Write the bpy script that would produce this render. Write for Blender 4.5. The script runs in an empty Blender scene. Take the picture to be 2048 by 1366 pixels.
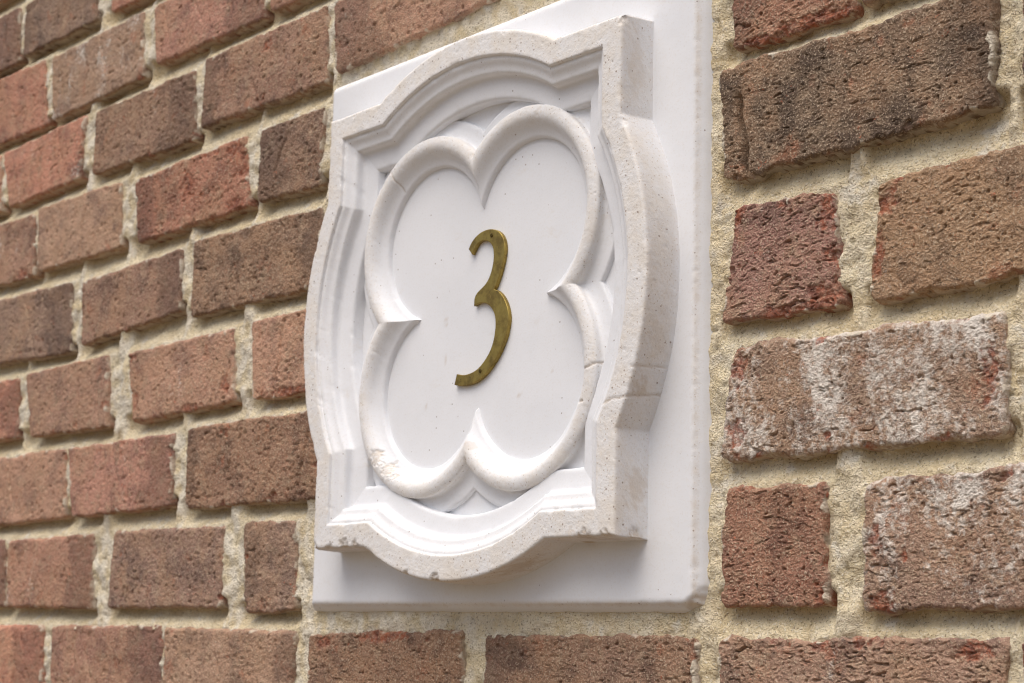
import bpy, bmesh, math
import numpy as np
from mathutils import Matrix, Vector

scene = bpy.context.scene
R = math.radians

# ------------------------------------------------------------------ camera
CAM_Z = 1.45                       # eye height; the plaque hangs just above it
cam_data = bpy.data.cameras.new("camera")
cam = bpy.data.objects.new("camera", cam_data)
scene.collection.objects.link(cam)
cam_data.sensor_width = 36.0
cam_data.lens = 36.0 * 3560 / 2048
cam_data.clip_start, cam_data.clip_end = 0.05, 500
cam.matrix_world = (Matrix.Translation((0, -0.7142, CAM_Z)) @ Matrix.Rotation(R(50.676), 4, 'Z')
                    @ Matrix.Rotation(R(90 + 9.645), 4, 'X') @ Matrix.Rotation(R(1.412), 4, 'Z'))
cam_data.dof.use_dof = True
cam_data.dof.focus_distance = 0.97
cam_data.dof.aperture_fstop = 20.0
scene.camera = cam

# ------------------------------------------------------------------ sky, sun, exposure
SUN_EL, SUN_AZ = R(66), R(10)      # high, in front of the wall and a little to its right, veiled by thin cloud
world = bpy.data.worlds.new("World"); scene.world = world; world.use_nodes = True
nt = world.node_tree; nt.nodes.clear()
sky = nt.nodes.new("ShaderNodeTexSky"); sky.sky_type = 'NISHITA'; sky.sun_disc = False
sky.sun_elevation = SUN_EL
sky.sun_rotation = math.pi - SUN_AZ
sky.air_density, sky.dust_density, sky.ozone_density = 1.0, 6.0, 1.0
bg = nt.nodes.new("ShaderNodeBackground"); bg.inputs[1].default_value = 0.092
wo = nt.nodes.new("ShaderNodeOutputWorld")
nt.links.new(sky.outputs[0], bg.inputs[0]); nt.links.new(bg.outputs[0], wo.inputs[0])
sd = bpy.data.lights.new("sun", 'SUN'); sd.energy = 1.3; sd.angle = R(58); sd.color = (1, 0.98, 0.95)
sun = bpy.data.objects.new("sun", sd); scene.collection.objects.link(sun)
_d = Vector((math.sin(SUN_AZ) * math.cos(SUN_EL), -math.cos(SUN_AZ) * math.cos(SUN_EL), math.sin(SUN_EL)))
sun.rotation_euler = _d.to_track_quat('Z', 'Y').to_euler()
vs = scene.view_settings
vs.view_transform = 'Standard'; vs.look = 'None'; vs.gamma = 1.0; vs.use_curve_mapping = False
vs.exposure = 0.66
scene.cycles.use_denoising = True
scene.cycles.filter_width = 1.0

# wall coordinates: mm from the plaque's centre; brick faces lie in the plane y = 0, the wall looks along -y
CX, CZ = -0.8945, CAM_Z + 0.2157

# ------------------------------------------------------------------ numpy gradient noise
def _h(ix, iy, iz, seed):
    h = (ix.astype(np.int64) * 374761393 + iy.astype(np.int64) * 668265263 + iz * 2147483647 + seed * 974711) & 0xFFFFFFFF
    h = ((h ^ (h >> 13)) * 1274126177) & 0xFFFFFFFF
    return (h ^ (h >> 16)) & 0xFFFF
_ang = np.linspace(0, 2 * np.pi, 65536, endpoint=False)
_GX, _GY = np.cos(_ang).astype(np.float32), np.sin(_ang).astype(np.float32)

def n2(x, y, seed=0):
    """2D gradient noise, about -0.7..0.7"""
    x = np.asarray(x, np.float32); y = np.asarray(y, np.float32)
    ix, iy = np.floor(x), np.floor(y); fx, fy = x - ix, y - iy
    u = fx * fx * fx * (fx * (fx * 6 - 15) + 10); v = fy * fy * fy * (fy * (fy * 6 - 15) + 10)
    def g(ox, oy):
        k = _h(ix + ox, iy + oy, 0, seed)
        return _GX[k] * (fx - ox) + _GY[k] * (fy - oy)
    a = g(0, 0); a = a + u * (g(1, 0) - a); b = g(0, 1); b = b + u * (g(1, 1) - b)
    return a + v * (b - a)

def fbm(x, y, seed, o=3):
    s = 0; a = 1.0
    for i in range(o):
        s = s + a * n2(x, y, seed + i * 17); x = x * 2.03 + 5.1; y = y * 2.03 + 1.7; a *= 0.5
    return s

def sstep(a, b, x):
    t = np.clip((x - a) / (b - a), 0, 1); return t * t * (3 - 2 * t)

# ------------------------------------------------------------------ object helpers
def obj(name, me, mat, parent=None, loc=None):
    o = bpy.data.objects.new(name, me); scene.collection.objects.link(o)
    if mat: me.materials.append(mat)
    if loc is not None: o.location = loc
    if parent:
        o.parent = parent; o.matrix_parent_inverse = parent_inv(parent)
    return o
def parent_inv(p): return Matrix.Translation(p.location).inverted()
def thing(name, loc, label, cat):
    o = bpy.data.objects.new(name, None); scene.collection.objects.link(o)
    o.location = loc; o['label'] = label; o['category'] = cat; o.empty_display_size = .05
    return o

def grid_mesh(name, X, Y, Z, closed=False, attrs=None, keep=None, flip=False):
    """quad sheet from three (n, m) arrays in metres; rows optionally closed on themselves"""
    n, m = X.shape
    idx = np.arange(n * m).reshape(n, m)
    a = idx if closed else idx[:-1]
    b = np.roll(idx, -1, 0) if closed else idx[1:]
    q = np.stack([a[:, :-1], b[:, :-1], b[:, 1:], a[:, 1:]], -1).reshape(-1, 4)
    if keep is not None:
        k = keep.reshape(-1)[q].any(1); q = q[k]
        used = np.zeros(n * m, bool); used[q] = True
        re = np.cumsum(used) - 1; q = re[q]
    else: used = np.ones(n * m, bool)
    if flip: q = q[:, ::-1]
    co = np.stack([X, Y, Z], -1).reshape(-1, 3)[used]
    me = bpy.data.meshes.new(name)
    me.vertices.add(len(co)); me.vertices.foreach_set('co', co.astype(np.float32).ravel())
    me.loops.add(q.size); me.loops.foreach_set('vertex_index', q.astype(np.int32).ravel())
    me.polygons.add(len(q)); me.polygons.foreach_set('loop_start', np.arange(0, q.size, 4, dtype=np.int32))
    me.polygons.foreach_set('use_smooth', np.ones(len(q), bool))
    for k, v in (attrs or {}).items():
        at = me.attributes.new(k, 'FLOAT', 'POINT'); at.data.foreach_set('value', v.reshape(-1)[used].astype(np.float32))
    me.update(calc_edges=True); me.validate()
    return me

# ------------------------------------------------------------------ node helpers
class NT:
    def __init__(s, name):
        s.m = bpy.data.materials.new(name); s.m.use_nodes = True; s.t = s.m.node_tree; s.t.nodes.clear()
        s.out = s.n('OutputMaterial'); s.p = s.n('BsdfPrincipled'); s.l(s.p.outputs[0], s.out.inputs[0])
        s.pos = s.n('NewGeometry').outputs['Position']
    def n(s, t, **k):
        nd = s.t.nodes.new('ShaderNode' + t)
        for a, b in k.items(): setattr(nd, a, b)
        return nd
    def l(s, a, b): s.t.links.new(a, b)
    def val(s, sock, v):
        if hasattr(v, 'is_output') or isinstance(v, bpy.types.NodeSocket): s.l(v, sock)
        else: sock.default_value = v
    def math(s, op, a, b=0.0, c=0.0, clamp=False):
        n = s.n('Math', operation=op, use_clamp=clamp)
        for i, v in enumerate((a, b, c)): s.val(n.inputs[i], v)
        return n.outputs[0]
    def noise(s, scale, detail=3, rough=.55, vec=None, dist=0.0):
        n = s.n('TexNoise'); n.inputs['Scale'].default_value = scale; n.inputs['Detail'].default_value = detail
        n.inputs['Roughness'].default_value = rough; n.inputs['Distortion'].default_value = dist
        s.l(vec or s.pos, n.inputs['Vector']); return n.outputs[0]
    def voro(s, scale, vec=None, out=0):
        n = s.n('TexVoronoi'); n.inputs['Scale'].default_value = scale
        s.l(vec or s.pos, n.inputs['Vector']); return n.outputs[out]
    def mapv(s, scale, loc=(0, 0, 0)):
        n = s.n('Mapping'); n.inputs['Scale'].default_value = scale; n.inputs['Location'].default_value = loc
        s.l(s.pos, n.inputs[0]); return n.outputs[0]
    def step(s, x, a, b, lo=0.0, hi=1.0):
        n = s.n('MapRange', interpolation_type='SMOOTHSTEP')
        s.val(n.inputs[0], x); s.val(n.inputs[1], a); s.val(n.inputs[2], b); n.inputs[3].default_value = lo; n.inputs[4].default_value = hi
        return n.outputs[0]
    def mix(s, f, a, b, mode='MIX'):
        n = s.n('Mix', data_type='RGBA', blend_type=mode)
        s.val(n.inputs[0], f)
        for i, v in ((6, a), (7, b)):
            if isinstance(v, tuple): n.inputs[i].default_value = (*v[:3], 1)
            else: s.l(v, n.inputs[i])
        return n.outputs[2]
    def attr(s, name):
        n = s.n('Attribute'); n.attribute_name = name; return n.outputs['Fac']
    def bump(s, h, dist, strength=1.0, nrm=None):
        n = s.n('Bump'); n.inputs['Strength'].default_value = strength; n.inputs['Distance'].default_value = dist
        s.l(h, n.inputs['Height'])
        if nrm: s.l(nrm, n.inputs['Normal'])
        return n.outputs[0]

# ------------------------------------------------------------------ materials
def mat_brick():
    s = NT('fired_clay_brick')
    oi = s.n('ObjectInfo'); base = oi.outputs['Color']; alpha = oi.outputs['Alpha']
    big = s.noise(20, 5, .6); mid = s.noise(75, 5, .65); fine = s.noise(330, 4, .7); grit = s.noise(780, 2, .6)
    grit2 = s.noise(640, 2, .6, s.mapv((1, 1, 1), (9, 4, 2)))
    c = s.mix(s.step(big, .40, .64, 0, .8), base, s.mix(.65, base, (.42, .25, .145)))
    c = s.mix(s.step(s.noise(27, 5, .65, s.mapv((1, 1, 1), (3.1, 0, 7.7))), .48, .66, 0, .9), c, s.mix(1.0, base, (.56, .55, .58), 'MULTIPLY'))
    c = s.mix(s.step(s.noise(44, 4, .6, s.mapv((1, 1, 1), (13.1, 2, 1.7))),   .58, .70, 0, .5), c, (.40, .15, .08))   # orange flashes
    c = s.mix(s.step(mid, .50, .66, 0, .45), c, (.43, .31, .205))          # sandy coat
    c = s.mix(s.step(fine, .50, .68, 0, .65), c, s.mix(1.0, c, (.42, .39, .38), 'MULTIPLY'))
    c = s.mix(s.step(grit, .54, .66, 0, .6), c, (.58, .46, .33))          # sand grains
    c = s.mix(s.step(grit2, .59, .70, 0, .55), c, (.045, .032, .028))
    c = s.mix(s.math('MULTIPLY', s.attr('flash'), s.step(fine, .3, .6, .95, .7)), c, s.mix(1.0, c, (.52, .52, .55), 'MULTIPLY'))   # kiln flashing
    rf = s.math('MULTIPLY', s.step(s.noise(230, 4, .7, s.mapv((1, 1, 1), (6, 1, 4))), .63, .70), s.step(s.noise(40, 3, .6, s.mapv((1, 1, 1), (2, 2, 8))), .45, .6))
    c = s.mix(s.math('MULTIPLY', rf, .75), c, (.44, .11, .05))       # red flecks
    # white bloom of salts: blotches plus runs
    w = s.math('ADD', s.math('MULTIPLY', s.noise(24, 6, .68, s.mapv((1, 1, .55), (1, 5, 2))), .80), s.math('MULTIPLY', s.noise(260, 4, .75), .45))
    w = s.step(s.math('ADD', w, s.math('MULTIPLY', alpha, .185)), .755, .92, 0, .92)
    c = s.mix(w, c, (.74, .685, .61))
    # fresh red clay where the skin has chipped off
    red = s.mix(s.step(s.noise(140, 4, .7), .4, .62), (.36, .11, .055), (.19, .07, .05))
    c = s.mix(s.math('MULTIPLY', s.attr('chip'), s.step(s.noise(190, 4, .7, s.mapv((1, 1, 1), (1, 8, 3))), .34, .58, .25, .95)), c, s.mix(s.step(grit, .5, .68, 0, .5), red, (.45, .30, .22)))
    # mortar smeared over the arrises
    c = s.mix(s.attr('smear'), c, s.mix(s.noise(300, 3), (.60, .51, .37), (.72, .67, .57)))
    s.l(c, s.p.inputs['Base Color']); s.p.inputs['Roughness'].default_value = .88
    s.p.inputs['Specular IOR Level'].default_value = .3
    h = s.math('ADD', s.math('MULTIPLY', grit, 1.0), s.math('MULTIPLY', fine, 1.6))
    s.l(s.bump(h, .0012, .9), s.p.inputs['Normal'])
    return s.m

def mat_mortar():
    s = NT('sand_mortar')
    big = s.noise(30, 4, .6); fine = s.noise(330, 4, .7); grit = s.noise(760, 2, .7)
    c = s.mix(s.step(big, .35, .65), (.71, .585, .365), (.80, .70, .49))
    c = s.mix(s.step(s.noise(60, 5, .65), .54, .72, 0, .6), c, (.52, .40, .215))
    c = s.mix(s.step(s.noise(50, 5, .65, s.mapv((1, 1, 1), (4, 2, 9))), .55, .68, 0, .7), c, (.76, .72, .63))
    c = s.mix(s.math('MULTIPLY', s.attr('lime'), .7), c, (.86, .81, .70))
    c = s.mix(s.step(fine, .54, .70, 0, .45), c, (.44, .33, .18))
    c = s.mix(s.step(grit, .55, .66, 0, .7), c, (.86, .80, .68))
    c = s.mix(s.step(s.noise(700, 2, .6, s.mapv((1, 1, 1), (5, 5, 2))), .58, .67, 0, .7), c, (.24, .17, .09))
    s.l(c, s.p.inputs['Base Color']); s.p.inputs['Roughness'].default_value = .95
    s.p.inputs['Specular IOR Level'].default_value = .2
    h = s.math('ADD', s.math('MULTIPLY', grit, 1.0), s.math('MULTIPLY', fine, 1.6))
    s.l(s.bump(h, .0018, 1.0), s.p.inputs['Normal'])
    return s.m

def mat_stone():
    s = NT('cast_stone')
    g = s.attr('grit')
    big = s.noise(14, 4, .6); mid = s.noise(60, 5, .65); fine = s.noise(700, 3, .7)
    c = s.mix(s.step(big, .35, .7), (.785, .80, .825), (.745, .762, .79))
    c = s.mix(s.math('MULTIPLY', g, s.step(mid, .36, .68, .35, .9)), c, (.735, .685, .615))       # washed sandy skin
    c = s.mix(s.math('MULTIPLY', s.math('ADD', .15, s.math('MULTIPLY', g, .6)), s.step(fine, .50, .70)), c, (.66, .60, .52))
    stain = s.step(s.noise(38, 6, .7, s.mapv((1, 1, 1.6), (2, 7, 3))), .60, .76, 0, .5)
    c = s.mix(s.math('MULTIPLY', stain, s.math('ADD', .32, s.math('MULTIPLY', g, .75))), c, (.60, .49, .35))
    c = s.mix(s.attr('dirt'), c, s.mix(s.noise(420, 3), (.50, .36, .20), (.36, .25, .14)))
    # specks of dark aggregate, size and number differ
    sp = s.math('MULTIPLY', s.step(s.voro(330), .10, .15, 1, 0), s.step(s.voro(330, None, 1), .55, .6))
    v1 = s.n('TexVoronoi'); v1.inputs['Scale'].default_value = 300; s.l(s.pos, v1.inputs['Vector'])
    sep = s.n('SeparateColor'); s.l(v1.outputs['Color'], sep.inputs[0])
    sp = s.math('MULTIPLY', s.step(v1.outputs['Distance'], s.math('MULTIPLY', sep.outputs[1], .12), s.math('ADD', .05, s.math('MULTIPLY', sep.outputs[1], .2)), 1, 0),
                s.step(sep.outputs[0], s.math('SUBTRACT',   .975, s.math('MULTIPLY', g, .42)), s.math('SUBTRACT', .985, s.math('MULTIPLY', g, .42))))
    c = s.mix(s.math('MULTIPLY', sp, .75), c, (.20, .13, .09))
    v2 = s.n('TexVoronoi'); v2.inputs['Scale'].default_value = 640; s.l(s.pos, v2.inputs['Vector'])
    sep2 = s.n('SeparateColor'); s.l(v2.outputs['Color'], sep2.inputs[0])
    sp2 = s.math('MULTIPLY', s.step(v2.outputs['Distance'], .15, .4, 1, 0), s.step(sep2.outputs[0], .80, .84))
    c = s.mix(s.math('MULTIPLY', sp2, s.math('ADD', .06, s.math('MULTIPLY', g, .72))), c, (.44, .35, .27))
    s.l(c, s.p.inputs['Base Color']); s.p.inputs['Roughness'].default_value = .8
    s.p.inputs['Specular IOR Level'].default_value = .3
    bmp = s.n('Bump'); bmp.inputs['Distance'].default_value = .0004
    s.l(s.math('ADD', s.math('MULTIPLY', fine, 1.0), s.math('MULTIPLY', s.noise(180, 4, .6), .8)), bmp.inputs['Height'])
    s.l(s.math('ADD', .12, s.math('MULTIPLY', g, .6)), bmp.inputs['Strength'])
    s.l(bmp.outputs[0], s.p.inputs['Normal'])
    return s.m

def mat_brass(name, dark):
    s = NT(name)
    n = s.noise(90, 5, .65); f = s.noise(500, 4, .7, s.mapv((1, 1, .35)))
    k = .35 if dark else 1.0
    c = s.mix(s.step(n, .38, .66), (.40 * k, .29 * k, .075 * k), (.21 * k, .15 * k, .045 * k))
    c = s.mix(s.step(f, .55, .72, 0, .6), c, (.50 * k, .37 * k, .13 * k))
    c = s.mix(s.step(s.noise(210, 4, .7), .60, .72, 0, .7), c, (.09, .065, .035))
    s.l(c, s.p.inputs['Base Color']); s.p.inputs['Metallic'].default_value = .8
    s.l(s.step(n, .3, .7, .36, .6), s.p.inputs['Roughness'])
    s.l(s.bump(f, .0004, .35), s.p.inputs['Normal'])
    return s.m

def mat_ground():
    s = NT('paving')
    c = s.mix(s.noise(3, 5), (.15, .105, .06), (.19, .14, .085))
    s.l(c, s.p.inputs['Base Color']); s.p.inputs['Roughness'].default_value = .9
    return s.m

M_BRICK, M_MORTAR, M_STONE, M_GROUND = mat_brick(), mat_mortar(), mat_stone(), mat_ground()
M_BRASS, M_SCREW = mat_brass('tarnished_brass', False), mat_brass('dark_brass', True)

BRICKS = [
    (5, (210.1, 194.4), (303.5, 190.3), (302.9, 121.8), (215.2, 121.4)),
    (5, (310.1, 191.1), (481.1, 183.2), (478.9, 127.3), (307.3, 124.3)),
    (4, (206.2, 112.8), (393.8, 111.9), (392.8, 49.5), (209.4, 45.7)),
    (4, (408.9, 113.3), (478.4, 115.3), (475.8, 48.8), (407.1, 48.9)),
    (3, (217.2, 29.7), (290.0, 27.9), (294.3, -36.7), (207.2, -35.5)),
    (3, (320.8, 26.4), (522.6, 28.5), (519.5, -35.3), (312.9, -36.7)),
    (2, (215.3, -49.0), (395.9, -52.5), (393.8, -112.6), (207.3, -113.3)),
    (2, (413.4, -52.3), (471.7, -53.9), (469.5, -111.5), (413.0, -112.2)),
    (1, (210.4, -127.9), (282.4, -129.0), (283.3, -193.2), (207.1, -193.7)),
    (1, (308.5, -129.4), (476.2, -123.8), (473.5, -191.1), (307.2, -196.2)),
    (0, (207.2, -209.9), (391.3, -207.1), (389.7, -268.6), (204.6, -274.3)),
    (0, (400.0, -207.0), (465.7, -206.8), (463.4, -266.7), (398.3, -268.7)),
    (0, (-199.7, -211.7), (-21.9, -208.5), (-19.7, -276.7), (-202.1, -279.8)),
    (0, (1.9, -209.8), (189.6, -208.8), (191.8, -272.9), (2.8, -277.0)),
    (0, (-865.2, -211.1), (-640.4, -209.9), (-631.3, -280.8), (-850.4, -286.4)),
    (0, (-624.9, -210.2), (-422.5, -208.5), (-416.6, -279.0), (-615.9, -281.4)),
    (0, (-412.3, -210.1), (-219.6, -210.9), (-219.3, -278.9), (-407.3, -280.5)),
    (1, (-934.4, -128.8), (-739.0, -129.2), (-728.2, -191.8), (-921.4, -191.7)),
    (1, (-729.6, -130.4), (-553.3, -128.8), (-549.9, -194.1), (-720.2, -192.3)),
    (1, (-513.7, -127.9), (-330.1, -130.4), (-329.9, -192.8), (-517.0, -193.2)),
    (1, (-300.1, -129.2), (-227.7, -129.9), (-222.3, -195.0), (-291.5, -196.6)),
    (2, (-820.7, -50.1), (-619.5, -48.8), (-614.2, -112.0), (-808.7, -115.4)),
    (2, (-610.0, -50.8), (-417.2, -51.4), (-415.5, -110.7), (-592.9, -112.4)),
    (2, (-394.3, -47.8), (-197.8, -49.0), (-192.8, -114.5), (-389.4, -114.2)),
    (3, (-926.4, 31.0), (-732.2, 26.7), (-728.2, -31.7), (-914.7, -27.5)),
    (3, (-713.2, 28.2), (-547.0, 29.0), (-536.4, -35.5), (-693.3, -32.8)),
    (3, (-506.2, 27.2), (-330.3, 26.8), (-324.6, -32.1), (-490.9, -35.6)),
    (3, (-300.9, 29.2), (-197.2, 30.2), (-192.4, -33.9), (-295.1, -33.6)),
    (4, (-838.0, 112.2), (-632.4, 107.6), (-621.4, 40.5), (-826.4, 48.3)),
    (4, (-606.0, 103.8), (-421.6, 106.9), (-419.0, 53.7), (-598.5, 44.4)),
    (4, (-401.6, 109.3), (-209.7, 105.6), (-205.0, 44.9), (-399.7, 46.1)),
    (5, (-987.9, 198.9), (-723.5, 189.1), (-715.6, 125.8), (-975.0, 135.8)),
    (5, (-715.0, 192.7), (-542.0, 187.4), (-535.0, 126.2), (-704.9, 129.2)),
    (5, (-513.9, 183.1), (-325.5, 186.1), (-316.7, 125.3), (-501.9, 124.5)),
    (5, (-303.3, 186.0), (-210.2, 185.2), (-215.1, 123.7), (-302.4, 126.4)),
    (6, (-1017.4, 273.3), (-818.1, 265.8), (-805.1, 205.4), (-1005.5, 215.3)),
    (6, (-805.8, 266.0), (-623.2, 268.0), (-629.1, 206.7), (-781.1, 206.4)),
    (6, (-600.2, 265.9), (-416.5, 262.4), (-411.4, 199.7), (-600.1, 206.0)),
    (6, (-397.5, 267.5), (-215.0, 265.9), (-210.3, 204.2), (-399.7, 208.6)),
    (6, (-201.1, 265.0), (4.2, 264.2), (6.2, 213.9), (-194.1, 205.5)),
    (6, (14.8, 264.5), (158.6, 261.7), (159.3, 209.9), (16.7, 213.8)),
    (7, (-1035.6, 361.2), (-725.9, 347.9), (-711.4, 277.6), (-1020.5, 288.3)),
    (7, (-704.8, 343.8), (-519.6, 342.5), (-511.9, 280.1), (-697.0, 278.6)),
    (7, (-498.8, 341.6), (-316.7, 341.6), (-308.9, 281.5), (-487.4, 284.9)),
    (7, (-301.3, 342.2), (-146.7, 342.5), (-142.9, 282.2), (-296.0, 282.7)),
    (8, (-1021.3, 434.4), (-792.8, 419.8), (-787.8, 360.4), (-1007.6, 366.7)),
    (8, (-778.3, 419.1), (-621.5, 419.5), (-613.3, 360.5), (-776.4, 364.0)),
    (8, (-590.6, 420.5), (-405.4, 415.9), (-399.0, 354.8), (-580.4, 358.7)),
]
NUMERAL = [(-12.6, 40.3), (-10.5, 43.6), (-6.3, 47.1), (-0.5, 49.6), (6.0, 50.5), (11.8, 50.0), (17.6, 47.9), (22.0, 44.4), (24.6, 39.8), (25.5, 34.6), (24.8, 29.3), (22.9, 23.1), (20.3, 17.1), (17.4, 12.1), (15.4, 9.5), (19.3, 8.1), (23.6, 4.8), (27.3, 0.2), (29.9, -5.1), (31.2, -10.6), (30.7, -16.0), (28.9, -22.0), (26.3, -27.1), (22.3, -33.0), (16.9, -38.7), (10.1, -44.3), (3.1, -48.1), (-4.1, -50.1), (-11.4, -50.6), (-18.8, -50.1), (-23.7, -49.0), (-21.4, -42.0), (-14.6, -43.3), (-7.3, -43.0), (-0.1, -41.0), (6.2, -37.1), (11.7, -31.8), (15.3, -25.9), (17.1, -19.7), (17.7, -13.5), (16.8, -7.9), (14.0, -3.5), (10.3, -0.2), (5.2, 2.0), (0.8, 2.4), (-2.8, 1.8), (-5.2, 1.2), (-4.9, 5.9), (-3.1, 8.9), (0.5, 11.2), (5.4, 13.8), (8.9, 16.9), (11.6, 21.2), (13.4, 26.4), (14.0, 31.8), (13.1, 37.1), (10.5, 40.7), (6.3, 43.0), (1.9, 43.7), (-2.4, 42.8), (-5.5, 40.0), (-8.6, 36.1)]
SCREWS = [(11.7, 45.9), (3.5, -42.4)]

# ------------------------------------------------------------------ ground (below the picture; it throws warm light back up)
gm = bpy.data.meshes.new('ground')
gm.from_pydata([(-40, -40, 0), (40, -40, 0), (40, .3, 0), (-40, .3, 0)], [], [(0, 1, 2, 3)])
g = obj('ground', gm, M_GROUND); g['kind'] = 'structure'

# ------------------------------------------------------------------ the brick wall
wall = thing('brick_wall', (CX, 0, CZ - .36), 'weathered red-brown brick wall with sandy recessed mortar joints around the plaque', 'wall')
W = lambda x, y, z: (x * .001 + 0, y * .001, z * .001)

rng = np.random.default_rng(11)
quads = []                                   # (row, quad 4x2, shown in the photograph)
for r, *q in BRICKS:
    q = np.array(q, float)
    if q[1, 0] < 0: q = q + np.array([(-.9, .9), (.9, .9), (.9, -.9), (-.9, -.9)])
    quads.append((r, q, True))
# the wall runs on a little past the frame on every side
def row_z(r): return -272.5 + 79.4 * r
def fill(r, x0, x1):
    x = x0
    while x < x1 - 60:
        w = min(188 + rng.uniform(-6, 6), x1 - x)
        z = row_z(r) + rng.uniform(-1, 1)
        quads.append((r, np.array([(x, z + 63), (x + w, z + 63), (x + w, z), (x, z)]), False))
        x += w + rng.uniform(10, 15)
fill(6, 172, 500); fill(7, -130, 500); fill(8, -388, 500); fill(9, -980, 500); fill(-1, -960, 500)

# base tints (linear), white bloom, for the bricks in the photograph
T_DEF = [(.275, .142, .105), (.30, .168, .125), (.25, .128, .100), (.30, .150, .118), (.19, .120, .095), (.33, .150, .110), (.27, .165, .122), (.22, .125, .095)]
SPECIAL = {   # index: (tint, bloom, grain size of the tears, chip amount, proud mm)
    0: ((.250, .125, .090), .25, 1.0, 1.6, 0), 1: ((.20, .12, .09), .1, 1, 1, 0),
    2: ((.112, .076, .056), -.3, .72, .25, 2.2), 3: ((.12, .07, .055), 0, 1, 1, 0),
    4: ((.250, .135, .115), .02, 1.25, 1.7, 0), 5: ((.225, .140, .090), -.1, .66, .7, 1.2),
    6: ((.230, .150, .115), .98, .55, 1.3, .8), 7: ((.2, .12, .09), 0, 1, 1, 0),
    8: ((.200, .100, .073), -.1, .85, .55, .5), 9: ((.215, .135, .105), .90, .85, .9, 1.0),
    10: ((.245, .152, .120), .22, 1.15, 1.1, .6), 11: ((.30, .11, .07), .2, 1, 1.6, 0),
    12: ((.185, .105, .075), .05, .8, 1.2, 0), 13: ((.185, .110, .082), .08, .9, .5, 0),
    31: ((.25, .14, .105), .3, .7, .8, 0), 33: ((.255, .115, .082), .05, 1, 1.9, 0),
    37: ((.20, .118, .088), .2, 1, .8, 0), 42: ((.235, .15, .115), .62, .7, .7, 0),
    30: ((.175, .105, .075), -.2, 1, .3, 0), 34: ((.15, .09, .068), .1, 1.1, .4, 0),
    23: ((.205, .115, .082), 0, 1.0, 1.1, 0), 19: ((.18, .11, .09), 0, .9, .6, 0), 46: ((.15, .095, .075), .1, .6, .4, 0),
}

RED = {0: [(.75, .05, 30, 5), (.2, .03, 12, 4)], 4: [(.84, .10, 11, 9), (.5, .02, 16, 4), (.92, .8, 7, 12), (.93, .45, 4, 6)], 5: [(.03, .80, 9, 7), (.02, .35, 4, 14)],
       6: [(.045, .80, 6, 10), (.06, .25, 9, 7), (.95, .5, 6, 16)], 8: [(.94, .06, 6, 9)], 9: [(.05, .55, 4, 9), (.16, .42, 1.6, 5), (.07, .1, 9, 5)],
       10: [(.38, .97, 7, 5), (.52, .98, 5, 4), (.9, .9, 12, 5)], 33: [(.9, .85, 14, 10), (.5, .6, 12, 14), (.9, .1, 14, 7)], 12: [(.5, .95, 30, 5), (.1, .9, 10, 6)],
       26: [(.93, .25, 7, 9), (.05, .3, 5, 12), (.6, .05, 20, 4)], 38: [(.55, .80, 10, 6)], 27: [(.5, .05, 40, 4)], 31: [(.9, .1, 14, 6)]}

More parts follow.
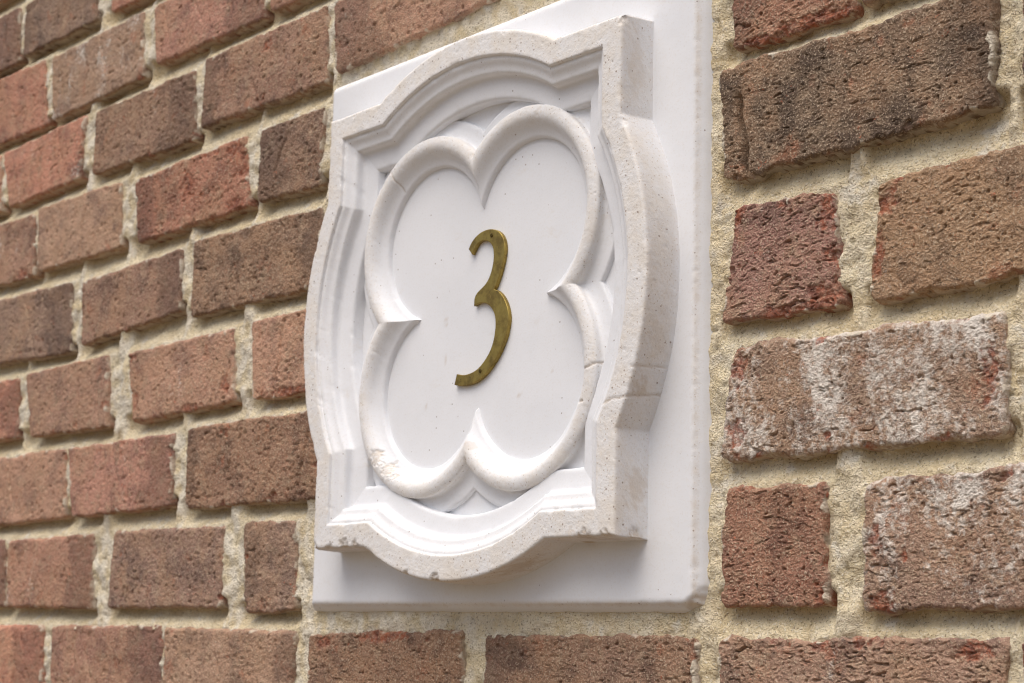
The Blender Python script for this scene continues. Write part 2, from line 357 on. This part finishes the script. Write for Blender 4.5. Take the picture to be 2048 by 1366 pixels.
def brick_mesh(i, quad, res, tear_k, chip_k, proud):
    w = .5 * (np.linalg.norm(quad[1] - quad[0]) + np.linalg.norm(quad[2] - quad[3]))
    h = .5 * (np.linalg.norm(quad[3] - quad[0]) + np.linalg.norm(quad[2] - quad[1]))
    s = 1000 + i * 31
    rr = rng.uniform(.8, 1.3)
    ring_in = np.array([0, 0, 0, .12, .55, 1.3]) * rr
    ring_dp = np.array([24, 11, 5.5, 2.8, 1.25, .4]) * np.array([1, 1, 1, rr, rr, rr])
    def axis(L):
        n = max(8, int((L - 5) / res))
        inner = np.linspace(2.4 * rr, L - 2.4 * rr, n)
        return np.r_[ring_in, inner, L - ring_in[::-1]], np.r_[ring_dp, np.zeros(n), ring_dp[::-1]]
    u, du = axis(w); v, dv = axis(h)
    U, V = np.meshgrid(u, v, indexing='ij'); D = np.maximum(du[:, None], dv[None, :])
    # round the corners of the outline
    px, pz = U - w / 2, V - h / 2
    rc = np.where((px < 0), rng.uniform(2.5, 6), rng.uniform(2.5, 6))
    qx, qz = np.abs(px) - (w / 2 - rc), np.abs(pz) - (h / 2 - rc)
    both = (qx > 0) & (qz > 0)
    k = np.where(both, np.maximum(qx, qz) / np.maximum(1e-6, np.hypot(qx, qz)), 1)
    px = np.where(both, np.sign(px) * (w / 2 - rc + qx * k), px); pz = np.where(both, np.sign(pz) * (h / 2 - rc + qz * k), pz)
    U, V = px + w / 2, pz + h / 2
    # uneven arrises
    wx, wz = np.abs(px) / (w / 2), np.abs(pz) / (h / 2)
    ed = np.minimum(np.minimum(U, w - U), np.minimum(V, h - V))
    fall = np.exp(-np.maximum(ed, 0) / 7.0)
    ax, az = U + D * .8, V + D * .8
    jit = 2.2 * n2(ax / 27, az / 27, s) + 1.3 * n2(ax / 9, az / 9, s + 1) + .9 * n2(ax / 3.6, az / 3.6, s + 2)
    jit2 = 2.2 * n2(ax / 27, az / 27, s + 5) + 1.3 * n2(ax / 9, az / 9, s + 6) + .9 * n2(ax / 3.6, az / 3.6, s + 7)
    jk = 1.5 if i <= 13 else 1.0
    gx = U + jk * jit * fall; gz = V + jk * jit2 * fall
    # relief of the face
    hh = 1.5 * n2(gx / 60, gz / 45, s + 10) + .7 * n2(gx / 18, gz / 14, s + 11)
    # short tears left by the mould: each a ledge with a dark gap under its lip
    tl = rng.uniform(-.12, .12)
    for sc, amp, ms in ((1.0, 1.0, 22), (.62, .62, 13), (1.9, 1.5 if i > 13 else 1.15, 30)):
        tx, tz = gx / (8.5 * sc), (gz - tl * gx) / (2.5 * sc)
        tz = tz + .55 * n2(gx / 7, gz / 5, s + 19)
        def tn(zz): return n2(tx, zz, s + 13 + int(sc * 50)) + .25 * n2(tx * 2.6, zz * 1.9, s + 14)
        n = tn(tz); up = sstep(.0, .10, tn(tz + .12) - n)            # the lip always hangs over from above
        m = sstep(.0, .24, n2(gx / ms, gz / (ms * .6), s + 12 + int(sc * 70)) + .30 * (tear_k - .7) - (.08 if sc > 1.5 else 0)) * sstep(-.12, .16, n2(gx / 6, gz / 4, s + 16))
        hh += amp * (.35 + .65 * tear_k) * m * up * (.5 * np.tanh(n / .06) - 1.5 * np.exp(-((n + .06) / .075) ** 2))
    pk = 1.0 if i <= 13 else 1.35
    hh -= 2.0 * pk * sstep(.34, .50, n2(gx / (3.6 * pk), gz / (2.7 * pk), s + 17)) * sstep(-.2, .1, n2(gx / 26, gz / 26, s + 18))
    hh += .42 * n2(gx / 2.1, gz / 1.7, s + 20) + (.5 if i > 13 else .25) * n2(gx / 4.5, gz / 3.4, s + 22)
    if res < .7: hh += .26 * n2(gx / 1.0, gz / .95, s + 21)
    # chips off the edges
    c = fbm(gx / 24, gz / 17, s + 30, 4)
    cm = sstep(.0, .09, c - .42 + .17 * chip_k - np.maximum(ed, 0) / 26.0)
    hh -= cm * (1.5 + 1.8 * n2(gx / 5, gz / 4, s + 31))
    spots = sstep(.42, .50, n2(gx / 7, gz / 6, s + 33)) * sstep(.15, .3, n2(gx / 40, gz / 40, s + 34) + .12 * chip_k - .12)
    hh -= spots * .5
    chip = np.clip(cm * sstep(-.2, .2, fbm(gx / 7, gz / 6, s + 32, 2) + .06) + spots * .6, 0, 1) * .92
    for (su, sv, ru, rv) in RED.get(i, ()):            # places where a flake has come away and shows the red core
        d = np.hypot((gx - su * w) / ru, (gz - sv * h) / rv) + .75 * fbm(gx / 6, gz / 5, s + 35, 3)
        k = sstep(1.1, .6, d); hh -= k * (1.0 + 1.0 * n2(gx / 3, gz / 3, s + 36)); chip = np.maximum(chip, .9 * k)
    smear = sstep(.30, .42, fbm(gx / 12, gz / 16, s + 40, 4) + .12 + .16 * np.exp(-np.minimum(U, w - U) / 9.0) - np.maximum(ed, 0) / 9.0) * (1 - cm)
    side = np.clip(D / 6, 0, 1)
    endside = side * (np.minimum(U, w - U) < np.minimum(V, h - V) + .01)
    smear = np.maximum(smear * (1 - side), endside * sstep(.0, .3, fbm(gz / 11, D / 11 + (U > w / 2) * 9, s + 41, 3) + .02))
    under = side * (V < 1.0)
    smear = np.maximum(smear, .65 * under * sstep(.9 - .5 * n2(ax / 7, az / 7, s + 42), 1.0, D / 3.2))    # bedding mortar clings to the undersides
    hh += smear * (1 - side) * .6
    if i == 2:       # the dark brick has a loose flake split off along its left end
        xc = 17 + 2.5 * n2(gz / 13, gz * 0, 77) - .10 * (gz - 20)
        act = sstep(52, 40, gz)
        hh -= act * (9.0 * np.exp(-((gx - xc) / 2.1) ** 2) + 1.4 * sstep(xc + 1, xc - 3, gx))
        chip *= .15
    fe = rng.uniform(); fl = np.zeros_like(hh)
    if fe < .62 and i not in (4, 6, 8, 9):
        q = gx if fe < .3 else w - gx
        fl = sstep(.15, -.15, (q - rng.uniform(18, 60)) / 60 + .5 * fbm(gx / 30, gz / 22, s + 50, 3))
    fl = np.maximum(fl, .8 * sstep(.18, .4, fbm(gx / 35, gz / 25, s + 51, 3) - np.maximum(ed, 0) / 40))
    if i > 13:       # folds where the clay was thrown into the mould
        for kf in range(int(rng.integers(0, 4))):
            xf = rng.uniform(.1, .9) * w + 5 * n2(gz / 20, gz * 0 + kf, s + 52); sl = rng.uniform(-.5, .5)
            a0, a1 = np.sort(rng.uniform(-.2, 1.2, 2)) * h
            act = sstep(a0 - 4, a0 + 6, gz) * sstep(a1 + 6, a1 - 4, gz)
            hh += act * (-1.9 * np.exp(-((gx - xf - sl * (gz - h / 2)) / 1.5) ** 2) + rng.uniform(-.5, .5) * sstep(-6, 6, gx - xf))
    ft = 1 - side
    y = D - (hh * (.25 + .75 * ft)) - proud - rng.uniform(-.6, .6)
    st, tt = (gx / w)[..., None], 1 - (gz / h)[..., None]
    P = (quad[0] * (1 - st) * (1 - tt) + quad[1] * st * (1 - tt) + quad[2] * st * tt + quad[3] * (1 - st) * tt)
    c0 = quad.mean(0)
    me = grid_mesh('brick', (P[..., 0] - c0[0]) * .001, y * .001, (P[..., 1] - c0[1]) * .001, attrs={'chip': chip, 'smear': smear * .9, 'flash': fl * .85}, flip=False)
    return me, c0

for i, (r, quad, shown) in enumerate(quads):
    if not shown: res = 2.2
    elif i <= 11: res = .49
    elif i <= 13: res = .65
    else: res = 1.1 if quad[1][0] > -330 else 1.45
    tint, bloom, tk, ck, pr = SPECIAL.get(i, (T_DEF[int(rng.integers(len(T_DEF)))], rng.uniform(-.2, .3), rng.uniform(.45, .95), rng.uniform(.4, 1.2), rng.uniform(-.6, 1.2)))
    me, c0 = brick_mesh(i, quad, res, tk, ck, pr)
    o = obj('brick', me, M_BRICK, wall, (CX + c0[0] * .001, 0, CZ + c0[1] * .001))
    j = rng.uniform(.9, 1.14) * (1.55 if i <= 13 else 1.62)
    o.color = (tint[0] * j * 1.03, tint[1] * j * 1.06, tint[2] * j * .97, bloom)

# --- mortar: one raked, sandy bed behind all the bricks
xs = [-1000.0]
while xs[-1] < 510:
    xs.append(xs[-1] + (2.1 if xs[-1] < -300 else 1.6 if xs[-1] < 180 else .9))
xs = np.array(xs); zs = np.arange(-372, 520, 1.3)
GX, GZ = np.meshgrid(xs, zs, indexing='ij')
above = np.full(GX.shape, 999.0); below = np.full(GX.shape, 999.0); inside = np.full(GX.shape, -999.0); near = np.full(GX.shape, 999.0)
for r, q, shown in quads:
    xa, xb = q[:, 0].min(), q[:, 0].max()
    ia, ib = np.searchsorted(xs, xa - 3), np.searchsorted(xs, xb + 3)
    X = xs[ia:ib]
    zt = np.interp(X, [q[0, 0], q[1, 0]], [q[0, 1], q[1, 1]])[:, None]; zb = np.interp(X, [q[3, 0], q[2, 0]], [q[3, 1], q[2, 1]])[:, None]
    Z = zs[None, :]
    sub = above[ia:ib]; d = zb - Z; sub[:] = np.where((d > -8) & (d < sub), d, sub)
    sub = below[ia:ib]; d = Z - zt; sub[:] = np.where((d > -8) & (d < sub), d, sub)
    tt = np.clip((Z - zb) / (zt - zb), 0, 1)
    xl = q[3, 0] + (q[0, 0] - q[3, 0]) * tt; xr = q[2, 0] + (q[1, 0] - q[2, 0]) * tt
    sdd = np.minimum(np.minimum(X[:, None] - xl, xr - X[:, None]), np.minimum(Z - zb, zt - Z))
    sub = inside[ia:ib]; sub[:] = np.maximum(sub, sdd)
gap = above + below
t = np.clip(above / np.maximum(gap, 1), 0, 1)
lf = sstep(150, -150, GX)
bed = -(10 + 3 * lf) + (7.0 + 3.0 * lf) * np.clip((t - .2) / .75, 0, 1) ** .9
head = np.full(GX.shape, -3.2) + 3.5 * n2(GX / 13, GZ / 17, 301)
# the joint round the plaque is filled nearly flush
pl = np.maximum(np.abs(GX), np.abs(GZ)) - 190.5
plq = sstep(22, 6, np.abs(pl))
H = np.where(gap < 34, bed, head)
for _ in range(4):       # let the bed and head joints run into one another
    H = (np.roll(H, 1, 0) + np.roll(H, -1, 0) + np.roll(H, 1, 1) + np.roll(H, -1, 1) + 2 * H) / 6
H = H * (1 - .55 * plq) + (-3.6) * .55 * plq
H += 1.9 * n2(GX / 24, GZ / 15, 302) + 1.0 * n2(GX / 8, GZ / 6, 303) + .7 * n2(GX / 3.3, GZ / 3.0, 304) + .35 * n2(GX / 1.7, GZ / 1.7, 305)
H -= 1.6 * sstep(.33, .52, n2(GX / 5.5, GZ / 4.5, 306))                    # voids
H += 1.6 * sstep(.15, .5, n2(GX / 10, GZ / 9, 307)) * sstep(-5, -1, inside)   # squeezed up against the bricks
H = np.minimum(H, -.2)
lime = sstep(.2, .8, np.where(gap < 34, sstep(.75, 1.0, t) * .7, 1.0) * (.55 + 1.2 * n2(GX / 11, GZ / 13, 308))) * (.35 + .65 * lf)
keep = (inside < 2.5) & ((np.abs(GX) > 176) | (np.abs(GZ) > 176))
mm = grid_mesh('mortar', GX * .001, -H * .001, GZ * .001, keep=keep, attrs={'lime': lime})
obj('mortar', mm, M_MORTAR, wall, (CX, 0, CZ))
# masonry behind, so nothing shows through
bk = bmesh.new(); bmesh.ops.create_cube(bk, size=1, matrix=Matrix.Translation((-.245, .075, .074)) @ Matrix.Diagonal((1.5, .11, .88, 1)))
bkm = bpy.data.meshes.new('wall_core'); bk.to_mesh(bkm); bk.free()
obj('wall_core', bkm, M_MORTAR, wall, (CX, 0, CZ))

# ------------------------------------------------------------------ the plaque
plaque = thing('stone_plaque', (CX, 0, CZ - .19), 'square white cast-stone plaque with scalloped frame and raised quatrefoil, set into brick wall', 'plaque')

# --- back slab
def slab():
    half = 190.5
    ring_out = np.array([7.5, 6.2, 4.6, 3.0, 1.9, 1.2, .5, -.4])   # beyond the face edge
    ring_h = np.array([-16, -6, -1.0, 1.2, 2.6, 3.6, 4.5, 4.9])
    n = 270
    a = np.r_[-half - ring_out, np.linspace(-half + 1.6, half - 1.6, n), half + ring_out[::-1]]
    hh = np.r_[ring_h, np.full(n, 5.0), ring_h[::-1]]
    U, V = np.meshgrid(a, a, indexing='ij'); Hh = np.minimum(hh[:, None], hh[None, :])
    ed = half - np.maximum(np.abs(U), np.abs(V))
    rim = np.exp(-((ed + .8) / 1.5) ** 2)
    rough = 1.5 * n2(U / 6, V / 6, 401) + 1.1 * n2(U / 2.4, V / 2.4, 402) + .9 * n2((U + Hh) / 1.2, (V - Hh) / 1.2, 403)
    Hh = Hh + .25 * n2(U / 50, V / 50, 404) + .06 * n2(U / 6, V / 6, 405) - rim * np.abs(rough) * .6 - .3 * rim
    sgn = np.where(np.abs(U) > np.abs(V), np.sign(U), 0), np.where(np.abs(V) >= np.abs(U), np.sign(V), 0)
    out = np.clip(-ed, 0, 8)
    wob = .2 * n2(U / 14, V / 14, 406) * np.clip(out / 3, 0, 1)
    # the lower right corner is knocked off
    dc = np.hypot(U - 192, V + 192)
    cut = (U - V) - (2 * 190.5 - 5) + 2.2 * n2(U / 4, V / 4, 407) + 1.2 * n2(U / 1.8, V / 1.8, 410)
    Hh -= np.clip(cut, 0, 9) * .85
    grit = np.clip(rim * .6, 0, 1) + .06
    dirt = np.clip(rim * sstep(.12, .4, n2(U / 7, V / 7, 408)) * .16 + .55 * sstep(0, 2, cut) * sstep(-.4, .3, n2(U / 3, V / 3, 409)), 0, 1)
    return grid_mesh('back_slab', (U + sgn[0] * wob) * .001, -Hh * .001, (V + sgn[1] * wob) * .001, attrs={'grit': grit, 'dirt': dirt})
obj('back_slab', slab(), M_STONE, plaque, (CX, 0, CZ))

# --- flat field behind the tracery
def panel():
    a = np.linspace(-150, 150, 150)
    U, V = np.meshgrid(a, a, indexing='ij')
    Hh = 7.4 + .25 * n2(U / 45, V / 45, 421) + .05 * n2(U / 7, V / 7, 422)
    dirt = np.zeros_like(U)
    for (x, z, rx, rz, k) in ((-38.2, -4.5, 1.4, 4, .35), (-37.5, -30, 1.3, 4, .3), (40, -62, 2, 1.5, .35), (-58, -60, 1.2, 2, .3), (71, -49, 1, 1, .5)):
        d = np.hypot((U - x) / rx, (V - z) / rz) + .9 * n2(U / 1.5, V / 1.5, 423)
        dirt = np.maximum(dirt, k * sstep(1.3, .3, d))
    return grid_mesh('panel', U * .001, -Hh * .001, V * .001, attrs={'grit': np.full(U.shape, .04), 'dirt': dirt})
obj('panel', panel(), M_STONE, plaque, (CX, 0, CZ))

def resample(profile, step):
    P = np.array(profile, float); d = np.r_[0, np.cumsum(np.linalg.norm(np.diff(P[:, :2], axis=0), axis=1))]
    k = [0.0]
    for i in range(len(P) - 1):
        n = max(1, int(round((d[i + 1] - d[i]) / step)))
        k += list(d[i] + (d[i + 1] - d[i]) * np.arange(1, n + 1) / n)
    return np.stack([np.interp(k, d, P[:, j]) for j in range(P.shape[1])], -1)

def sweep(name, contour, profile, step, seed, cracks=(), chips=(), dirts=(), soft=None):
    """profile rows: (offset, height, grit); contour(offset) -> (n, 2) points"""
    P = resample(profile, step)
    ker = np.array([.25, .5, .25]); inner = np.clip((P[:, 0] - soft + 1) / 1.5, 0, 1)[:, None] if soft is not None else np.ones((len(P), 1))
    for _ in range(2 if soft is not None else 1):
        Q = P.copy(); Q[1:-1] = ker[0] * P[:-2] + ker[1] * P[1:-1] + ker[2] * P[2:]
        P = P * (1 - inner) + Q * inner
    C = np.stack([contour(d) for d in P[:, 0]], 1)              # n, m, 2
    X, Z = C[..., 0].copy(), C[..., 1].copy(); Hh = np.broadcast_to(P[:, 1], X.shape).copy(); G = np.broadcast_to(P[:, 2], X.shape).copy()
    def normals(X, Z, Hh):
        tu = [np.roll(a, -1, 0) - np.roll(a, 1, 0) for a in (X, Z, Hh)]
        tv = [np.gradient(a, axis=1) for a in (X, Z, Hh)]
        nx = tu[1] * tv[2] - tu[2] * tv[1]; nz = tu[2] * tv[0] - tu[0] * tv[2]; nh = tu[0] * tv[1] - tu[1] * tv[0]
        l = np.sqrt(nx * nx + nz * nz + nh * nh) + 1e-9
        return nx / l, nz / l, nh / l
    nx, nz, nh = normals(X, Z, Hh)
    sg = np.where(np.median(nh[:, P[:, 1].argmax()]) < 0, -1, 1); nx, nz, nh = nx * sg, nz * sg, nh * sg
    a, b = X + .9 * Hh, Z - .8 * Hh
    disp = .26 * n2(a / 30, b / 30, seed) + .14 * n2(a / 9, b / 9, seed + 1) + (.05 + .10 * G) * n2(a / 3.1, b / 3.1, seed + 2) + (.01 + .13 * G) * n2(a / 1.5, b / 1.5, seed + 3)
    disp -= .45 * G * sstep(.44, .54, n2(a / 2.3, b / 2.3, seed + 4))          # air holes
    # worn arrises: where the profile turns sharply, knock it back unevenly
    turn = np.zeros(len(P)); dv = np.diff(P[:, :2], axis=0); an = np.unwrap(np.arctan2(dv[:, 1], dv[:, 0])); turn[1:-1] = np.abs(np.diff(an))
    tw = np.convolve(turn, np.exp(-np.linspace(-2, 2, 7) ** 2), 'same'); tw = np.clip(tw / 1.5, 0, 1)
    wear = sstep(.1, .5, n2(a / 11, b / 11, seed + 5) + .25 * n2(a / 4, b / 4, seed + 6))
    disp -= tw[None, :] * wear * .65
    dirt = np.zeros(X.shape)
    for (cx, cz, tx, tz, ln, dp, wd, dk) in cracks:        # fine cracks running across the moulding
        l = math.hypot(tx, tz); tx, tz = tx / l, tz / l
        al = (X - cx) * tx + (Z - cz) * tz; ac = -(X - cx) * tz + (Z - cz) * tx
        ac = ac + .12 * al + 1.4 * n2(al / 7, al * 0 + cx, seed + 8) + .5 * n2(al / 2, al * 0 + cz, seed + 9) + .08 * (Hh - 20)
        k = np.exp(-(ac / wd) ** 2) * sstep(ln, ln * .75, np.abs(al))
        disp -= dp * k; dirt = np.maximum(dirt, dk * k)
    for (cx, cz, ch, rx, dp, dk) in chips:
        d = np.sqrt((X - cx) ** 2 + (Z - cz) ** 2 + (Hh - ch) ** 2) / rx + .55 * n2(a / 2.8, b / 2.8, seed + 10) + .3 * n2(a / 1.3, b / 1.3, seed + 11)
        k = sstep(1.05, .55, d); disp -= .6 * dp * k; dirt = np.maximum(dirt, dk * k * sstep(-.3, .2, n2(a / 2, b / 2, seed + 12))); G = np.maximum(G, k)
    for (cx, cz, ch, rx, ry, rh, dk) in dirts:
        d = np.sqrt(((X - cx) / rx) ** 2 + ((Z - cz) / ry) ** 2 + ((Hh - ch) / rh) ** 2) + .8 * n2(a / 6, b / 6, seed + 13) + .5 * n2(a / 2, b / 2, seed + 14)
        dirt = np.maximum(dirt, dk * sstep(1.1, .4, d))
    X = X + nx * disp; Z = Z + nz * disp; Hh = Hh + nh * disp
    return grid_mesh(name, X * .001, -Hh * .001, Z * .001, closed=True, attrs={'grit': G, 'dirt': dirt}, flip=(sg < 0))

# --- outer frame: a square with a segmental bulge on each side
def frame_contour(d):
    a, Rr, off = 137.5 - d, 175.0 - d, 13.5
    zj = math.sqrt(Rr * Rr - (a + off) ** 2); th = math.atan2(zj, a + off)
    side = [(a, z) for z in np.linspace(-a, -zj, 62, endpoint=False)]
    side += [(-off + Rr * math.cos(q), Rr * math.sin(q)) for q in np.linspace(-th, th, 200, endpoint=False)]
    side += [(a, z) for z in np.linspace(zj, a, 62, endpoint=False)]
    s = np.array(side); out = []
    for k in range(4):
        c, sn = (1, 0, -1, 0)[k], (0, 1, 0, -1)[k]
        out.append(np.stack([s[:, 0] * c - s[:, 1] * sn, s[:, 0] * sn + s[:, 1] * c], -1))
    return np.concatenate(out)
FRAME_PROFILE = [(-18.3, 2, .5), (-17.9, 5, .5), (-17.5, 8, .55), (-16.9, 20, .75), (-16.7, 27.6, .85), (-16.4, 28.9, 1), (-15.8, 29.7, 1), (-14.8, 30, 1),
                 (-1.2, 30.1, .9), (-.4, 29.9, .8), (.0, 29.2, .6), (.1, 28.0, .35), (.5, 27.6, .3), (1.1, 27.9, .3), (2.6, 27.6, .3), (3.4, 27.0, .2), (5.5, 25.2, .2), (8.2, 24.3, .2), (9.7, 24.2, .2), (10.3, 23.7, .2),
                 (10.7, 22.5, .15), (11.1, 20, .1), (11.7, 18.4, .08), (12.8, 17.8, .06), (24.4, 16.4, .06), (25.3, 16.1, .06), (25.8, 15.4, .06), (26.1, 12, .06), (26.4, 7, .06), (26.4, 4, .05)]
frame_mesh = sweep('frame_moulding', frame_contour, FRAME_PROFILE, .9, 500, soft=1.0,
    cracks=[(159.5, -74.6, 1, .25, 24, .55, .6, .4), (168, -58, 1, .2, 3, .35, .6, .35)],
    chips=[(-12.7, -178.5, 30, 6.0, 2.4, .55), (-44, -173.5, 30, 3.6, 1.8, .5), (-116, -154, 30, 6.5, 2.3, .4), (-103, -153, 30, 4.5, 2.0, .5), (-134, -155, 30, 5, 1.6, .2), (157.5, 88, 30, 4.0, 1.2, 0),
           (128, -155.5, 29, 7, 1.4, .45), (146, -156, 29, 6, 1.5, .45), (155, 153, 30, 5, 1.8, .1), (-154, -154, 30, 6, 2.2, .15), (-125, 151.5, 30.3, 1.7, 1.0, .5), (154.5, -154, 14, 6, 1.2, .4)],
    dirts=[(155, -125, 14, 6, 16, 9, .3), (156, 125, 18, 5, 22, 10, .18), (174, -40, 14, 6, 22, 10, .14), (162, -68, 22, 6, 10, 8, .34), (177, 20, 12, 6, 28, 8, .1), (130, -156, 20, 22, 3, 12, .4), (60, -170, 18, 30, 8, 10, .35), (108, -155, 8, 5, 3, 5, .6)])
obj('frame_moulding', frame_mesh, M_STONE, plaque, (CX, 0, CZ))

# --- quatrefoil: four lobes on the diagonals
def foil_contour(d):
    r, c = 72.8 - d, 50.0
    s = math.sqrt(max(r * r - c * c, .5)); th = math.atan2(s, c)     # lobe (c, c): from its meeting with the lobe below to the one on its left
    q0, q1 = -(math.pi - math.atan2(s, -c)) , 0
    a0 = math.atan2(-c, s); a1 = math.atan2(s, -c)
    ang = np.linspace(a0, a1, 360, endpoint=False)
    s_ = np.stack([c + r * np.cos(ang), c + r * np.sin(ang)], -1); out = []
    for k in range(4):
        cc, sn = (1, 0, -1, 0)[k], (0, 1, 0, -1)[k]
        out.append(np.stack([s_[:, 0] * cc - s_[:, 1] * sn, s_[:, 0] * sn + s_[:, 1] * cc], -1))
    return np.concatenate(out)
FOIL_PROFILE = [(-12.2, 4, .05), (-12.0, 7, .05), (-11.8, 9.6, .06), (-11.4, 10.3, .06), (-10.6, 10.5, .06), (-6, 10.8, .06), (-2.2, 11.4, .1), (-.5, 12.0, .2), (.2, 12.9, .4), (.3, 15, .6), (.1, 16.5, .7), (.5, 17.4, .75), (1.5, 18.2, .75),
                (3.2, 18.9, .75), (5.2, 19.3, .75), (7.2, 19.2, .7), (9, 18.6, .6), (10.8, 17.4, .4), (12.2, 15.9, .25), (13.4, 14.4, .15), (15, 12.9, .1), (17, 11.7, .08), (18.8, 11.0, .06), (19.4, 10.6, .06), (19.8, 9.8, .05), (20.1, 8.6, .05), (20.5, 7, .05), (20.6, 4, .05)]
foil_mesh = sweep('quatrefoil_moulding', foil_contour, FOIL_PROFILE, .7, 600,
    cracks=[(-87.8, 99.3, -.6, .8, 9, .9, .6, .4), (119, -52.1, 1, .35, 8, .8, .6, .45), (110.5, -73, 1, .1, 3.5, .9, .7, .5), (66, 116, .3, 1, 4, .3, 1.5, .2)],
    chips=[(-98.2, -92.7, 18, 7, 1.6, .28), (-84.6, -100.3, 18.5, 8, 1.4, .25), (-76, -106, 18, 4, 1.0, .35), (0, -100, 17, 3, .6, .2), (0, 100, 17, 3, .6, .2)],
    dirts=[(60, 112, 18, 10, 4, 6, .15), (4, -92, 17, 5, 6, 4, .25)])
obj('quatrefoil_moulding', foil_mesh, M_STONE, plaque, (CX, 0, CZ))

# ------------------------------------------------------------------ the numeral
numeral = thing('house_number', (CX, -.0074, CZ - .051), 'tarnished brass numeral 3 screwed to the middle of the white quatrefoil', 'house number')
def numeral_mesh():
    P = np.array(NUMERAL); n = len(P)
    sharp = {0, 14, 30, 31, 46, n - 1}
    pts = []
    for i in range(n):
        p0, p1, p2, p3 = P[i - 1], P[i], P[(i + 1) % n], P[(i + 2) % n]
        if i in sharp: p0 = p1 - (p2 - p1)
        if (i + 1) % n in sharp: p3 = p2 + (p2 - p1)
        for t in np.linspace(0, 1, 5, endpoint=False):
            pts.append(.5 * ((2 * p1) + (p2 - p0) * t + (2 * p0 - 5 * p1 + 4 * p2 - p3) * t ** 2 + (3 * p1 - p0 - 3 * p2 + p3) * t ** 3))
    cu = bpy.data.curves.new('numeral', 'CURVE'); cu.dimensions = '2D'; cu.fill_mode = 'BOTH'
    sp = cu.splines.new('POLY'); sp.points.add(len(pts) - 1); sp.use_cyclic_u = True
    for k, q in zip(sp.points, pts): k.co = (q[0] * .001, q[1] * .001, 0, 1)
    cu.extrude = .0010; cu.bevel_depth = .00045; cu.bevel_resolution = 3; cu.offset = -.00045
    o = bpy.data.objects.new('tmp', cu); scene.collection.objects.link(o)
    dg = bpy.context.evaluated_depsgraph_get()
    me = bpy.data.meshes.new_from_object(o.evaluated_get(dg)); bpy.data.objects.remove(o)
    me.transform(Matrix.Translation((0, -.00875, 0)) @ Matrix.Rotation(R(90), 4, 'X')); me.name = 'numeral_body'
    return me
obj('numeral_body', numeral_mesh(), M_BRASS, numeral, (CX, 0, CZ))
def screw_mesh():
    prof = [(0, .9), (.7, .8), (1.2, .5), (1.5, .1), (1.6, -.6)]; nseg = 20
    vs_, fs = [], []
    for r_, y_ in prof[1:]:
        for k in range(nseg):
            q = 2 * math.pi * k / nseg; slot = .35 if abs(math.sin(q - .6)) * r_ < .3 else 0
            vs_.append((r_ * math.cos(q) * .001, -(y_ - slot) * .001, r_ * math.sin(q) * .001))
    vs_.append((0, -.00045, 0)); c = len(vs_) - 1
    for k in range(nseg): fs.append((c, (k + 1) % nseg, k))
    for j in range(len(prof) - 2):
        for k in range(nseg): fs.append((j * nseg + k, j * nseg + (k + 1) % nseg, (j + 1) * nseg + (k + 1) % nseg, (j + 1) * nseg + k))
    me = bpy.data.meshes.new('screw'); me.from_pydata(vs_, [], fs); me.update(); return me
sm = screw_mesh(); sm.materials.append(M_SCREW)
for x, z in SCREWS:
    o = obj('screw', sm, None, numeral, (CX + x * .001, -.0102, CZ + z * .001))
